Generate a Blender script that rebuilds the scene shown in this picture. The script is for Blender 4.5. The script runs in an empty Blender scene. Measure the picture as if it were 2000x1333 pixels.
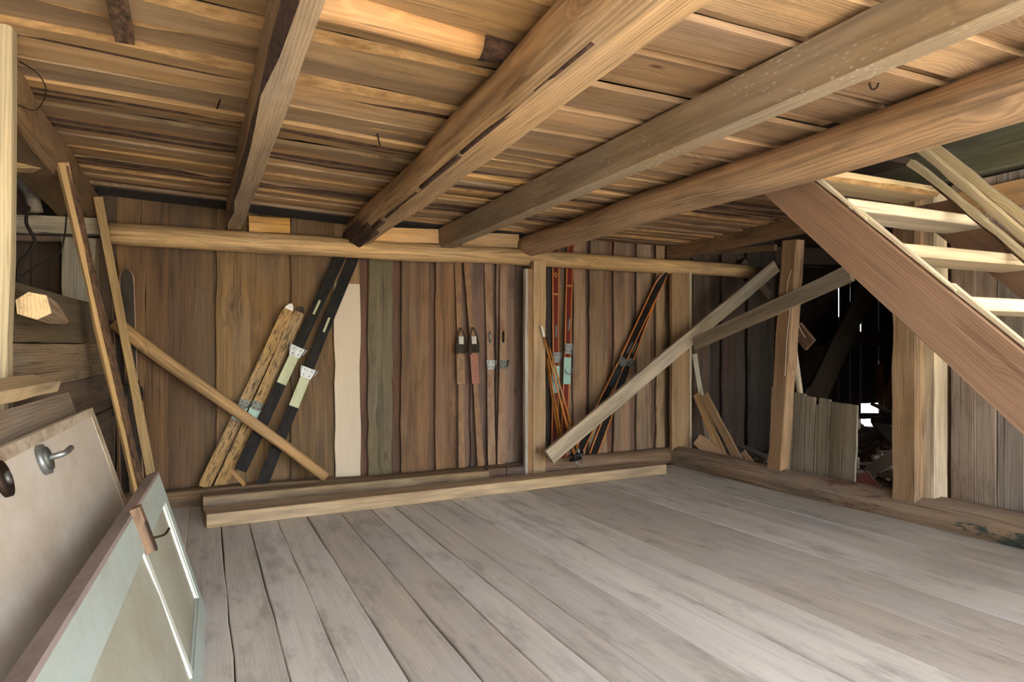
import bpy, bmesh, math, random
from mathutils import Vector, Matrix, noise
D = bpy.data
C = bpy.context.scene.collection

# ------------------------------------------------------------------ camera
F = 1333.0; HOR = 691.0; CH = 1.15
YAW = math.atan2(600.0, F)
SN, CS = math.sin(YAW), math.cos(YAW)
cam_d = D.cameras.new('camera'); cam = D.objects.new('camera', cam_d); C.objects.link(cam)
cam_d.sensor_width = 36.0; cam_d.lens = F/2000*36.0
cam_d.shift_y = (HOR-666.5)/2000
cam_d.clip_start = .05
cam.location = (0, 0, CH); cam.rotation_euler = (math.pi/2, 0, -YAW)
bpy.context.scene.camera = cam

# ------------------------------------------------------------------ sky, sun, exposure
SUN_EL, SUN_ROT = math.radians(56), math.radians(172)
w = D.worlds.new('sky'); bpy.context.scene.world = w; w.use_nodes = True
wn = w.node_tree.nodes; wl = w.node_tree.links
sky = wn.new('ShaderNodeTexSky'); sky.sky_type = 'NISHITA'; sky.sun_disc = False
sky.sun_elevation = SUN_EL; sky.sun_rotation = SUN_ROT; sky.air_density = 1.0; sky.dust_density = 3.0; sky.ozone_density = .6
wl.new(sky.outputs[0], wn['Background'].inputs[0]); wn['Background'].inputs[1].default_value = .45
sun_d = D.lights.new('sun', 'SUN'); sun_d.energy = 8.0; sun_d.angle = math.radians(.6); sun_d.color = (1, .97, .92)
sun = D.objects.new('sun', sun_d); C.objects.link(sun); sun.location = (0, -8, 9)
sd = Vector((math.sin(SUN_ROT)*math.cos(SUN_EL), math.cos(SUN_ROT)*math.cos(SUN_EL), math.sin(SUN_EL)))
sun.rotation_euler = sd.to_track_quat('Z', 'Y').to_euler()
vs = bpy.context.scene.view_settings
vs.view_transform = 'Standard'; vs.look = 'None'; vs.gamma = 1.0; vs.use_curve_mapping = False
vs.exposure = 2.55

# ------------------------------------------------------------------ helpers
def ray(px, py):
    t = (px-1000)/F
    return Vector((SN+CS*t, CS-SN*t, (HOR-py)/F))
def V(px, py, X=None, Y=None, Z=None):
    d = ray(px, py)
    if X is not None: s = X/d.x
    elif Y is not None: s = Y/d.y
    else: s = (Z-CH)/d.z
    return Vector((d.x*s, d.y*s, CH+d.z*s))
def lin(c):
    return tuple((v/255/12.92 if v/255 <= .04045 else ((v/255+.055)/1.055)**2.4) for v in c)
WM = {}
def reg(o, m, parent=None):
    C.objects.link(o); o.matrix_basis = m; WM[o.name] = m.copy()
    if parent is not None:
        o.parent = parent; o.matrix_parent_inverse = WM[parent.name].inverted()
    return o
def tag(o, label=None, cat=None, group=None, kind=None):
    if label: o['label'] = label
    if cat: o['category'] = cat
    if group: o['group'] = group
    if kind: o['kind'] = kind
    return o
def empty(name, loc, label=None, cat=None, group=None, kind=None):
    o = D.objects.new(name, None); o.empty_display_size = .1
    reg(o, Matrix.Translation(Vector(loc))); return tag(o, label, cat, group, kind)
def frame(A, B, up=(0, 0, 1)):
    A = Vector(A); B = Vector(B); x = (B-A).normalized(); z = Vector(up)
    z = (z-x*z.dot(x)).normalized(); y = z.cross(x)
    m = Matrix((x, y, z)).transposed().to_4x4(); m.translation = (A+B)/2
    return m, (B-A).length
def mesh_obj(name, verts, faces, mats, m=None, parent=None, col=None, midx=None, smooth=False):
    me = D.meshes.new(name); me.from_pydata([tuple(v) for v in verts], [], faces)
    for mt in (mats if isinstance(mats, (list, tuple)) else [mats]): me.materials.append(mt)
    if midx: me.polygons.foreach_set('material_index', midx)
    if smooth: me.polygons.foreach_set('use_smooth', [True]*len(me.polygons))
    bm = bmesh.new(); bm.from_mesh(me); bmesh.ops.recalc_face_normals(bm, faces=bm.faces); bm.to_mesh(me); bm.free()
    o = D.objects.new(name, me)
    if col: o.color = (*lin(col), 1)
    return reg(o, m if m is not None else Matrix(), parent)
R = random.Random(7)
def loft(rings, close=True):
    n = len(rings[0]); v = [p for r in rings for p in r]; f = []
    for i in range(len(rings)-1):
        for k in range(n):
            a = i*n+k; b = i*n+(k+1) % n
            f.append((a, b, b+n, a+n))
    if close:
        f.append(tuple(range(n-1, -1, -1))); f.append(tuple(range((len(rings)-1)*n, len(rings)*n)))
    return v, f
def plank(name, A, B, W, T, col, mat=None, up=(0, 0, 1), parent=None, seg=6, jit=.0025, wane=(0, 0), wmat=None,
          bow=0.0, taper=1.0, cuts=(0, 0), cf=.0025, seed=None):
    """sawn board along A-B; W across, T along up; wane = chamfer width on the two edges of the -up face"""
    r = random.Random(R.random() if seed is None else seed)
    m, L = frame(A, B, up); rings = []
    wl_, wr_ = wane
    ph = r.random()*10
    for i in range(seg+1):
        u = i/seg; x = (u-.5)*L
        k = 1+(taper-1)*u
        hw = W/2*k; ht = T/2
        jl = r.uniform(-jit, jit); jr = r.uniform(-jit, jit)
        zb = bow*4*u*(1-u)
        a = cf+max(0, wl_*(.4+1.3*noise.noise(Vector((x*2.6+ph, 1.3, ph))))) if wl_ else cf
        b = cf+max(0, wr_*(.4+1.3*noise.noise(Vector((x*2.6+ph, 7.7, ph))))) if wr_ else cf
        a = min(a, hw*.8); b = min(b, hw*.8)
        ca = min(a, ht*1.5); cb = min(b, ht*1.5)
        x0 = x + (cuts[0] if i == 0 else 0); x1 = x
        dx = 0
        ring = [(x, -hw+jl+cf, ht+zb), (x, hw+jr-cf, ht+zb), (x, hw+jr, ht-cf+zb), (x, hw+jr, -ht+cb+zb),
                (x, hw+jr-b, -ht+zb), (x, -hw+jl+a, -ht+zb), (x, -hw+jl, -ht+ca+zb), (x, -hw+jl, ht-cf+zb)]
        if (i == 0 and cuts[0]) or (i == seg and cuts[1]):
            sgn = cuts[0] if i == 0 else cuts[1]
            ring = [(p[0]+sgn*p[1]/hw, p[1], p[2]) for p in ring]
        rings.append(ring)
    v, f = loft(rings); midx = []
    for i in range(seg): midx += [0, 0, 0, 1 if wmat and wr_ else 0, 0, 1 if wmat and wl_ else 0, 0, 0]
    midx += [0, 0]
    return mesh_obj(name, v, f, [mat or M['wood']]+([wmat] if wmat else []), m, parent, col, midx)
def log(name, A, B, r0, r1, col, mat=None, parent=None, n=14, seg=14, jit=.04, bend=.012, up=(0, 0, 1), flat=None, seed=None):
    r = random.Random(R.random() if seed is None else seed); m, L = frame(A, B, up); rings = []; ph = r.random()*50
    for i in range(seg+1):
        u = i/seg; x = (u-.5)*L; rr = r0+(r1-r0)*u
        oy = bend*noise.noise(Vector((x*.8, ph, 0)))*2; oz = bend*noise.noise(Vector((x*.8, ph, 9)))*2
        ring = []
        for k in range(n):
            a = 2*math.pi*k/n
            q = rr*(1+jit*2*noise.noise(Vector((x*1.4, math.cos(a)*1.5+ph, math.sin(a)*1.5))))
            y, z = q*math.cos(a), q*math.sin(a)
            if flat:
                y = max(-rr*flat, min(rr*flat, y)); z = max(-rr*flat, min(rr*flat, z))
            ring.append((x, y+oy, z+oz))
        rings.append(ring)
    v, f = loft(rings)
    return mesh_obj(name, v, f, mat or M['wood_round'], m, parent, col, smooth=not flat)
def prism(name, pts, axis_vec, mats, parent=None, col=None):
    """polygon (3-D points) extruded by axis_vec; origin at the mean, local X along the longest side"""
    pts = [Vector(p) for p in pts]; av = Vector(axis_vec); n = len(pts)
    best = max(range(n), key=lambda i: (pts[(i+1) % n]-pts[i]).length)
    m, _ = frame(pts[best], pts[(best+1) % n], av)
    m.translation = sum(pts, Vector())/n
    mi = m.inverted(); vv = [mi @ p for p in pts]+[mi @ (p+av) for p in pts]
    f = [tuple(range(n)), tuple(range(2*n-1, n-1, -1))]+[(i, (i+1) % n, (i+1) % n+n, i+n) for i in range(n)]
    return mesh_obj(name, vv, f, mats, m, parent, col)
def tube(name, pts, r, mat, parent=None, n=7, col=None, sub=4, caps=True, smooth=True):
    pts = [Vector(p) for p in pts]; P = []
    if len(pts) > 2 and sub > 1:
        for i in range(len(pts)-1):
            p0 = pts[max(0, i-1)]; p1 = pts[i]; p2 = pts[i+1]; p3 = pts[min(len(pts)-1, i+2)]
            for k in range(sub):
                t = k/sub
                P.append(.5*((2*p1)+(p2-p0)*t+(2*p0-5*p1+4*p2-p3)*t*t+(3*p1-p0-3*p2+p3)*t**3))
        P.append(pts[-1])
    else: P = pts
    rings = []; pu = None
    for i, p in enumerate(P):
        d = (P[min(i+1, len(P)-1)]-P[max(0, i-1)]).normalized()
        if pu is None: pu = d.orthogonal().normalized()
        u = (pu-d*pu.dot(d)).normalized(); pu = u; v2 = d.cross(u)
        rr = r(i/(len(P)-1)) if callable(r) else r
        rings.append([p+(u*math.cos(2*math.pi*k/n)+v2*math.sin(2*math.pi*k/n))*rr for k in range(n)])
    o = P[0].copy(); rings = [[q-o for q in g] for g in rings]
    v, f = loft(rings, caps)
    return mesh_obj(name, v, f, mat, Matrix.Translation(o), parent, col, smooth=smooth)
def box(name, lo, hi, mat, m=None, parent=None, col=None, bev=0):
    bm = bmesh.new(); bmesh.ops.create_cube(bm, size=1)
    lo = Vector(lo); hi = Vector(hi)
    for v in bm.verts: v.co = Vector(((lo+hi)/2)[k]+v.co[k]*(hi-lo)[k] for k in range(3))
    if bev: bmesh.ops.bevel(bm, geom=bm.edges[:], offset=bev, segments=2, affect='EDGES', profile=.5)
    me = D.meshes.new(name); bm.to_mesh(me); bm.free(); me.materials.append(mat)
    o = D.objects.new(name, me)
    if col: o.color = (*lin(col), 1)
    return reg(o, m if m is not None else Matrix(), parent)
def boxes(name, lst, mat, parent=None, col=None):
    v = []; f = []
    for lo, hi in lst:
        b = len(v)
        v += [(x, y, z) for x in (lo[0], hi[0]) for y in (lo[1], hi[1]) for z in (lo[2], hi[2])]
        f += [tuple(b+i for i in q) for q in ((0, 1, 3, 2), (4, 6, 7, 5), (0, 4, 5, 1), (2, 3, 7, 6), (0, 2, 6, 4), (1, 5, 7, 3))]
    return mesh_obj(name, v, f, mat, None, parent, col)

# ------------------------------------------------------------------ materials
M = {}
def nodes(name, rough=.75, metal=0.0):
    m = D.materials.new(name); m.use_nodes = True; nt = m.node_tree; b = nt.nodes['Principled BSDF']
    b.inputs['Roughness'].default_value = rough; b.inputs['Metallic'].default_value = metal
    M[name] = m
    return m, nt, b
def N(nt, t, **kw):
    n = nt.nodes.new(t)
    for k, v in kw.items():
        if k.startswith('i_'): n.inputs[k[2:].replace('_', ' ')].default_value = v
        else: setattr(n, k, v)
    return n
def math_(nt, op, a, b=None, clamp=False):
    n = nt.nodes.new('ShaderNodeMath'); n.operation = op; n.use_clamp = clamp
    for i, v in enumerate((a, b)):
        if v is None: continue
        if hasattr(v, 'is_linked'): nt.links.new(v, n.inputs[i])
        else: n.inputs[i].default_value = v
    return n.outputs[0]
def mixc(nt, f, a, b, mode='MIX'):
    n = nt.nodes.new('ShaderNodeMix'); n.data_type = 'RGBA'; n.blend_type = mode
    for s, v in ((n.inputs[0], f), (n.inputs[6], a), (n.inputs[7], b)):
        if hasattr(v, 'is_linked'): nt.links.new(v, s)
        else: s.default_value = v if not isinstance(v, tuple) else (*v, 1)[:4]
    return n.outputs[2]
def ramp(nt, fac, stops):
    n = nt.nodes.new('ShaderNodeValToRGB'); nt.links.new(fac, n.inputs[0]); e = n.color_ramp.elements
    while len(e) < len(stops): e.new(.5)
    for el, (p, c) in zip(e, stops): el.position = p; el.color = (c, c, c, 1) if not isinstance(c, tuple) else (*c, 1)
    return n.outputs[0]
def coords(nt):
    """object coordinates (X along the grain) shifted by the object's own random number"""
    tc = N(nt, 'ShaderNodeTexCoord'); oi = N(nt, 'ShaderNodeObjectInfo')
    cb = N(nt, 'ShaderNodeCombineXYZ')
    nt.links.new(math_(nt, 'MULTIPLY', oi.outputs['Random'], 53.0), cb.inputs[0])
    nt.links.new(math_(nt, 'MULTIPLY', oi.outputs['Random'], 17.0), cb.inputs[1])
    nt.links.new(math_(nt, 'MULTIPLY', oi.outputs['Random'], 29.0), cb.inputs[2])
    ad = N(nt, 'ShaderNodeVectorMath', operation='ADD'); nt.links.new(tc.outputs['Object'], ad.inputs[0]); nt.links.new(cb.outputs[0], ad.inputs[1])
    return ad.outputs[0], oi, tc
def mapped(nt, vec, sc):
    mp = N(nt, 'ShaderNodeMapping'); nt.links.new(vec, mp.inputs[0]); mp.inputs['Scale'].default_value = sc
    return mp.outputs[0]
def noi(nt, vec, scale, detail=4, rough=.55, dist=0):
    n = N(nt, 'ShaderNodeTexNoise'); nt.links.new(vec, n.inputs['Vector'])
    n.inputs['Scale'].default_value = scale; n.inputs['Detail'].default_value = detail; n.inputs['Roughness'].default_value = rough
    n.inputs['Distortion'].default_value = dist
    return n.outputs[0]
def wood(name, contrast=1.0, rough=.8, knots=.8, dirt=.35, dirtcol=(.045, .035, .028), grey=.25, bump=.35, rings=1.0, extra=None, vary=.34, tint=(.98, .985, .92)):
    m, nt, b = nodes(name, rough)
    vec, oi, tc = coords(nt)
    # knots bend the grain around them
    kv = mapped(nt, vec, (1.5, 3.2, 3.2)); vo = N(nt, 'ShaderNodeTexVoronoi'); nt.links.new(kv, vo.inputs['Vector']); vo.inputs['Scale'].default_value = 1.35
    pick = N(nt, 'ShaderNodeSeparateColor'); nt.links.new(vo.outputs['Color'], pick.inputs[0])
    kd = math_(nt, 'ADD', vo.outputs['Distance'], math_(nt, 'MULTIPLY', math_(nt, 'GREATER_THAN', pick.outputs[0], .45), 1.0))
    kbend = ramp(nt, kd, [(0, 1.0), (.36, 0.0)])
    st = mapped(nt, vec, (.55, 9, 9))
    ad = N(nt, 'ShaderNodeVectorMath', operation='ADD'); nt.links.new(st, ad.inputs[0])
    cb = N(nt, 'ShaderNodeCombineXYZ'); nt.links.new(math_(nt, 'MULTIPLY', kbend, .5), cb.inputs[1]); nt.links.new(cb.outputs[0], ad.inputs[1])
    streak = noi(nt, ad.outputs[0], 1.1, 5, .6, .5)
    wv = N(nt, 'ShaderNodeTexWave', wave_type='BANDS', bands_direction='Y'); nt.links.new(ad.outputs[0], wv.inputs['Vector'])
    wv.inputs['Scale'].default_value = 2.6; wv.inputs['Distortion'].default_value = 7.0; wv.inputs['Detail'].default_value = 2.0
    wv.inputs['Detail Scale'].default_value = .8
    fib = noi(nt, mapped(nt, vec, (2.2, 90, 90)), 1.5, 3, .6)
    big = noi(nt, mapped(nt, vec, (1.0, 2.2, 2.2)), 1.3, 4, .6)
    s = math_(nt, 'ADD', math_(nt, 'MULTIPLY', streak, .95*contrast), math_(nt, 'MULTIPLY', wv.outputs['Fac'], .17*rings*contrast))
    s = math_(nt, 'ADD', s, math_(nt, 'MULTIPLY', fib, .38*contrast))
    s = math_(nt, 'SUBTRACT', s, .76*contrast-.5)
    val = ramp(nt, s, [(.18, .42), (.5, .98), (.85, 1.5)])
    colr = mixc(nt, 1.0, oi.outputs['Color'], val, 'MULTIPLY')
    # board to board differences
    rv = math_(nt, 'ADD', math_(nt, 'MULTIPLY', oi.outputs['Random'], vary), 1-vary/2)
    rr = N(nt, 'ShaderNodeCombineXYZ')
    for k in range(3): nt.links.new(rv, rr.inputs[k])
    colr = mixc(nt, 1.0, colr, rr.outputs[0], 'MULTIPLY')
    colr = mixc(nt, 1.0, colr, tint, 'MULTIPLY')
    gm = math_(nt, 'MULTIPLY', ramp(nt, big, [(.4, 0.0), (.75, 1.0)]), grey)
    hs = N(nt, 'ShaderNodeHueSaturation'); hs.inputs['Saturation'].default_value = .25; hs.inputs['Value'].default_value = .95; nt.links.new(colr, hs.inputs['Color'])
    colr = mixc(nt, gm, colr, hs.outputs[0])
    dn = noi(nt, mapped(nt, vec, (1.1, 3.5, 3.5)), 2.1, 6, .68)
    dm = math_(nt, 'MULTIPLY', ramp(nt, dn, [(.52, 0.0), (.78, 1.0)]), dirt)
    colr = mixc(nt, dm, colr, dirtcol)
    kn = math_(nt, 'MULTIPLY', ramp(nt, kd, [(.04, 1.0), (.10, 0.0)]), knots)
    colr = mixc(nt, kn, colr, mixc(nt, 1.0, colr, (.36, .22, .13), 'MULTIPLY'))
    ck = noi(nt, mapped(nt, vec, (1.2, 60, 60)), 1.0, 2, .5)
    colr = mixc(nt, math_(nt, 'MULTIPLY', ramp(nt, ck, [(.30, 1.0), (.36, 0.0)]), .55*contrast), colr, mixc(nt, 1.0, colr, (.3, .24, .2), 'MULTIPLY'))
    if extra: colr = extra(nt, colr, vec, tc)
    nt.links.new(colr, b.inputs['Base Color'])
    bp = N(nt, 'ShaderNodeBump'); bp.inputs['Strength'].default_value = bump; bp.inputs['Distance'].default_value = .006
    hh = math_(nt, 'ADD', math_(nt, 'MULTIPLY', fib, .6), math_(nt, 'ADD', streak, math_(nt, 'MULTIPLY', kn, -.4)))
    nt.links.new(hh, bp.inputs['Height']); nt.links.new(bp.outputs[0], b.inputs['Normal'])
    return m
wood('wood')
wood('wood_ceiling', vary=.5, contrast=.95, knots=.95, dirt=.5, dirtcol=(.10, .052, .02), grey=.22)
wood('wood_floor', tint=(1, 1, .99), vary=.12, contrast=.38, knots=.3, dirt=.7, dirtcol=(.15, .12, .098), grey=.6, bump=.25, rings=.5)
wood('wood_wall', contrast=1.3, knots=.6, dirt=.7, dirtcol=(.035, .024, .017), grey=.3)
wood('wood_round', bump=.7, contrast=1.15, knots=1.0, dirt=.4, dirtcol=(.07, .035, .015), grey=.15)
wood('wood_fresh', tint=(1, 1, .97), contrast=.75, knots=.7, dirt=.12, dirtcol=(.25, .15, .06), grey=.1)
wood('wood_old', tint=(1, 1, .96), contrast=1.1, knots=.4, dirt=.5, grey=.6)
def worn_ski(nt, c, vec, tc):
    n = noi(nt, mapped(nt, vec, (5, 26, 26)), 2.6, 7, .75)
    return mixc(nt, ramp(nt, n, [(.5, 0.0), (.6, .85)]), c, (.016, .014, .012))
def half_painted(nt, c, vec, tc):
    sx = N(nt, 'ShaderNodeSeparateXYZ'); nt.links.new(tc.outputs['Object'], sx.inputs[0])
    return mixc(nt, math_(nt, 'MULTIPLY', math_(nt, 'LESS_THAN', sx.outputs[0], .515), .62), c, (.78, .68, .52))
wood('wood_half_painted', contrast=1.1, knots=1.0, dirt=.4, extra=half_painted)
wood('wood_worn_black', extra=worn_ski, knots=0, dirt=.2)
def green_paint(nt, c, vec, tc):
    n = noi(nt, mapped(nt, vec, (2.5, 7, 7)), 2.2, 6, .7)
    sx = N(nt, 'ShaderNodeSeparateXYZ'); nt.links.new(tc.outputs['Object'], sx.inputs[0])
    g = ramp(nt, math_(nt, 'ADD', n, math_(nt, 'MULTIPLY', math_(nt, 'ABSOLUTE', math_(nt, 'ADD', sx.outputs[0], -.95)), -.42)), [(.4, 0.0), (.46, .85)])
    g = math_(nt, 'MULTIPLY', g, math_(nt, 'LESS_THAN', math_(nt, 'ADD', sx.outputs[2], math_(nt, 'MULTIPLY', n, .06)), .055))
    red = ramp(nt, math_(nt, 'ADD', noi(nt, mapped(nt, vec, (1.4, 6, 6)), 3, 5, .7), math_(nt, 'MULTIPLY', math_(nt, 'ABSOLUTE', math_(nt, 'ADD', sx.outputs[0], .25)), -.3)), [(.47, 0.0), (.55, .7)])
    c = mixc(nt, red, c, (.13, .045, .035))
    return mixc(nt, g, c, (.022, .06, .05))
wood('wood_sill_painted', contrast=1.0, extra=green_paint, dirt=.5, grey=.4)
def spots(nt, c, vec, tc):
    vo = N(nt, 'ShaderNodeTexVoronoi'); nt.links.new(mapped(nt, vec, (14, 30, 30)), vo.inputs['Vector']); vo.inputs['Scale'].default_value = 2.0
    n = noi(nt, vec, 2.2, 3)
    f = math_(nt, 'MULTIPLY', ramp(nt, vo.outputs['Distance'], [(.16, .85), (.3, 0.0)]), ramp(nt, n, [(.5, 0.0), (.6, 1.0)]))
    return mixc(nt, f, c, (.5, .44, .36))
wood('wood_spotted', contrast=.7, extra=spots, dirt=.3, grey=.4, rings=1.6)
def bark(name, c1, c2, sc=1.0):
    m, nt, b = nodes(name, .95); vec, oi, tc = coords(nt)
    n = noi(nt, mapped(nt, vec, (9*sc, 22*sc, 22*sc)), 2.2, 6, .7)
    nt.links.new(mixc(nt, ramp(nt, n, [(.35, 0.0), (.65, 1.0)]), c1, c2), b.inputs['Base Color'])
    bp = N(nt, 'ShaderNodeBump'); bp.inputs['Strength'].default_value = .8; bp.inputs['Distance'].default_value = .01
    nt.links.new(n, bp.inputs['Height']); nt.links.new(bp.outputs[0], b.inputs['Normal'])
bark('bark', (.025, .012, .007), (.12, .06, .032))
bark('wane', (.30, .16, .055), (.60, .36, .15), .5)
bark('lath_bark', (.03, .014, .008), (.22, .12, .06))
def paint(name, c, c2, amount=.3, rough=.5, scale=3.0, bumpy=.1):
    m, nt, b = nodes(name, rough); vec, oi, tc = coords(nt)
    n = noi(nt, mapped(nt, vec, (1, 2.0, 2.0)), scale, 7, .68)
    n2 = noi(nt, mapped(nt, vec, (1, 1, 1)), scale*9, 5, .7)
    f = math_(nt, 'MULTIPLY', ramp(nt, math_(nt, 'ADD', math_(nt, 'MULTIPLY', n, .75), math_(nt, 'MULTIPLY', n2, .25)), [(.45, 0.0), (.66, 1.0)]), amount)
    nt.links.new(mixc(nt, f, lin(c), lin(c2)), b.inputs['Base Color'])
    bp = N(nt, 'ShaderNodeBump'); bp.inputs['Strength'].default_value = bumpy; bp.inputs['Distance'].default_value = .003
    nt.links.new(n2, bp.inputs['Height']); nt.links.new(bp.outputs[0], b.inputs['Normal'])
    return m
paint('door_cream', (216, 206, 190), (172, 148, 120), .5, .45, 2.0)
paint('door_edge', (205, 190, 165), (120, 92, 66), .9, .6, 5)
paint('door_mint', (176, 188, 178), (150, 150, 132), .7, .5, 1.6)
paint('door_panel', (172, 172, 152), (146, 140, 118), .8, .55, 1.4)
paint('moulding', (232, 234, 220), (190, 196, 180), .5, .45, 4)
paint('edge_wood', (150, 134, 126), (118, 104, 98), .9, .8, 4)
paint('ski_black', (20, 18, 17), (50, 42, 34), .6, .62, 8)
paint('ski_red', (104, 34, 24), (70, 24, 18), .6, .3, 5)
paint('ski_orange', (190, 112, 48), (140, 78, 32), .6, .35, 6)
paint('ski_amber', (134, 98, 58), (86, 56, 34), .9, .55, 7)
paint('ski_plate_orange', (136, 74, 44), (110, 60, 36), .8, .4, 6)
paint('ski_wood', (142, 112, 84), (110, 72, 44), .95, .55, 6)
paint('ski_dark', (62, 54, 46), (34, 30, 28), .8, .7, 4)
paint('ski_mint', (150, 186, 172), (120, 150, 138), .5, .4, 5)
paint('ski_pale', (176, 180, 140), (140, 132, 92), .7, .5, 5)
paint('bamboo', (176, 112, 48), (128, 76, 32), .7, .35, 14)
paint('leather', (40, 34, 30), (92, 80, 66), .6, .7, 14)
paint('white_chip', (226, 224, 216), (190, 184, 170), .4, .6, 8)
paint('gold', (206, 158, 86), (160, 112, 60), .5, .4, 10)
paint('rubber', (44, 44, 46), (24, 24, 25), .5, .6, 8)
paint('string', (206, 196, 176), (170, 158, 138), .5, .9, 20)
paint('cable', (46, 34, 26), (26, 20, 16), .5, .8, 8)
paint('red_paint', (120, 56, 48), (84, 50, 42), .8, .8, 4)
paint('earth', (84, 70, 58), (46, 38, 32), .8, .95, 2, .6)
paint('yard', (176, 172, 160), (150, 146, 126), .6, .95, .6, .3)
paint('shell_dark', (74, 60, 48), (52, 42, 34), .7, .9, 2)
paint('rubble', (140, 122, 104), (66, 56, 46), .9, .95, 5, .6)
paint('paper', (190, 186, 178), (130, 120, 108), .6, .8, 6)
for nm in ('ski_black', 'ski_dark', 'leather', 'rubber'): M[nm].node_tree.nodes['Principled BSDF'].inputs['Specular IOR Level'].default_value = .15
for nm, c, rg in (('steel', (150, 152, 150), .5), ('steel_worn', (112, 112, 106), .6), ('iron', (60, 46, 38), .6)):
    paint(nm, c, tuple(int(v*.6) for v in c), .6, rg, 12); M[nm].node_tree.nodes['Principled BSDF'].inputs['Metallic'].default_value = .85

# ------------------------------------------------------------------ large structure
def Hc(x):                      # underside of the loft boards
    pts = [(-3.2, 2.42), (-.75, 2.37), (1.07, 2.285), (3.5, 2.25), (12, 2.25)]
    for (x0, z0), (x1, z1) in zip(pts, pts[1:]):
        if x <= x1: return z0+(z1-z0)*(x-x0)/(x1-x0)
    return 2.25
YB = 5.87                       # front of the back wall boards
ground = boxes('ground', [((-40, -45, -.5), (50, 40, -.32))], M['yard']); tag(ground, kind='structure')
floor = boxes('floor', [((-.98, -2.4, -.3), (4.6, 5.95, -.05))], M['earth']); tag(floor, kind='structure')
seams = [-.95, -.74, -.52, -.31, -.1, .097, .277, .456, .656, .894, 1.116, 1.30, 1.469, 1.763, 2.077, 2.449, 2.782, 3.171, 3.547, 3.893, 4.42]
fcol = [(214, 207, 190), (206, 198, 181), (218, 210, 194), (204, 193, 174), (220, 213, 198), (211, 202, 186), (200, 190, 173)]
for i, (a, b) in enumerate(zip(seams, seams[1:])):
    g = R.choice([.003, .005, .008])
    plank('floor_plank', ((a+b)/2, -2.38, -.02-R.uniform(0, .004)), ((a+b)/2, 5.78, -.02-R.uniform(0, .004)), b-a-g, .04, fcol[(i*3) % 7], M['wood_floor'], parent=floor, seg=22, jit=.0045, cf=.004)
ceil = boxes('ceiling', [((-3.2, -2.4, 2.47), (2.9, 6.05, 2.52)), ((2.9, 3.2, 2.47), (10.9, 7.7, 2.52)), ((4.64, .4, 2.47), (10.9, 3.2, 2.52))], M['shell_dark']); tag(ceil, kind='structure')
ccol = [(182, 142, 94), (168, 130, 88), (190, 150, 102), (158, 126, 92), (176, 136, 86), (150, 122, 94), (184, 148, 106)]
def ceiling_run(x0, x1, y0, y1, wmin, wmax, lower, waney, seed, cols=ccol):
    r = random.Random(seed); y = y0; k = 0
    while y < y1:
        wd = r.uniform(wmin, wmax)
        if waney and y < 3.2: wd = r.uniform(.15, .23)
        if lower: wd = r.uniform(.045, .065) if k % 2 == 0 else r.uniform(.22, .28)
        wd = min(wd, y1-y+.02)
        dz = r.uniform(0, .012)+(lower if k % 2 else 0)
        wm = None; wa = (0, 0)
        if waney and r.random() < .8:
            wm = M['wane'] if r.random() < .64 else M['bark']
            wa = (r.choice([0, .03, .05]), r.choice([.0, .025, .045]))
            if wa == (0, 0): wa = (.035, 0)
            if y > 3.5 and r.random() < .6: wm = M['bark'] if r.random() < .6 else wm; wa = (r.choice([.0, .06, .08]), r.choice([.05, .07]))
        sk = r.uniform(-.02, .02)
        if lower and k % 2 == 0:      # upper layer board, overlapped by its neighbours
            A = (x0, y+wd/2, Hc(x0)+.058); B = (x1, y+wd/2, Hc(x1)+.058); ww = wd+.08
        else:
            q = r.uniform(0, .022); A = (x0, y+wd/2-sk*.5, Hc(x0)+.0135+q); B = (x1, y+wd/2+sk*.5, Hc(x1)+.0135+q+r.uniform(-.004, .004)); ww = wd-r.choice([.003, .006, .01])
        plank('ceiling_board', A, B, ww, .027, r.choice(cols), M['wood_ceiling'], parent=ceil, seg=10, jit=.006 if waney else .003, wane=wa, wmat=wm, seed=r.random(),
              up=(0, r.uniform(-.06, .06), 1))
        y += wd; k += 1
ceiling_run(-1.08, 1.16, 1.25, 5.86, .085, .15, 0, True, 3)
ceiling_run(1.17, 2.86, .9, 3.3, .12, .2, .03, False, 11, [(184, 148, 108), (174, 138, 102), (166, 130, 94), (192, 156, 116)])
ceiling_run(1.17, 2.86, 3.3, 5.86, .085, .14, 0, True, 15)
ceiling_run(2.86, 4.62, 3.2, 5.86, .1, .15, 0, True, 19, [(162, 128, 94), (152, 118, 88), (144, 112, 82)])
ceiling_run(-3.1, -1.09, 2.9, 5.86, .14, .18, 0, False, 23, [(110, 84, 58)])
# peeled half-log among the boards between the narrow beam and the thick log
pa, pb = V(560, -14, Z=2.315), V(938, 84, Z=2.30)
log('peeled_slab', pa, pb, .062, .055, (204, 154, 100), M['wood_round'], ceil, n=14, seg=12, jit=.05, seed=61)
pc = pb+(pb-pa).normalized()*.15
log('bark_slab', pb, pc, .058, .05, None, M['bark'], ceil, n=12, seg=5, jit=.09, seed=62)
# dark boards where the loft meets the back wall
for a, b in ((-.72, 1.1), (1.2, 2.7)):
    plank('ceiling_board', (a, 5.79, Hc(a)-.012), (b, 5.79, Hc(b)-.012), .13, .022, (46, 42, 40), M['wood_old'], parent=ceil, seg=8, up=(0, .35, 1))

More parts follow.
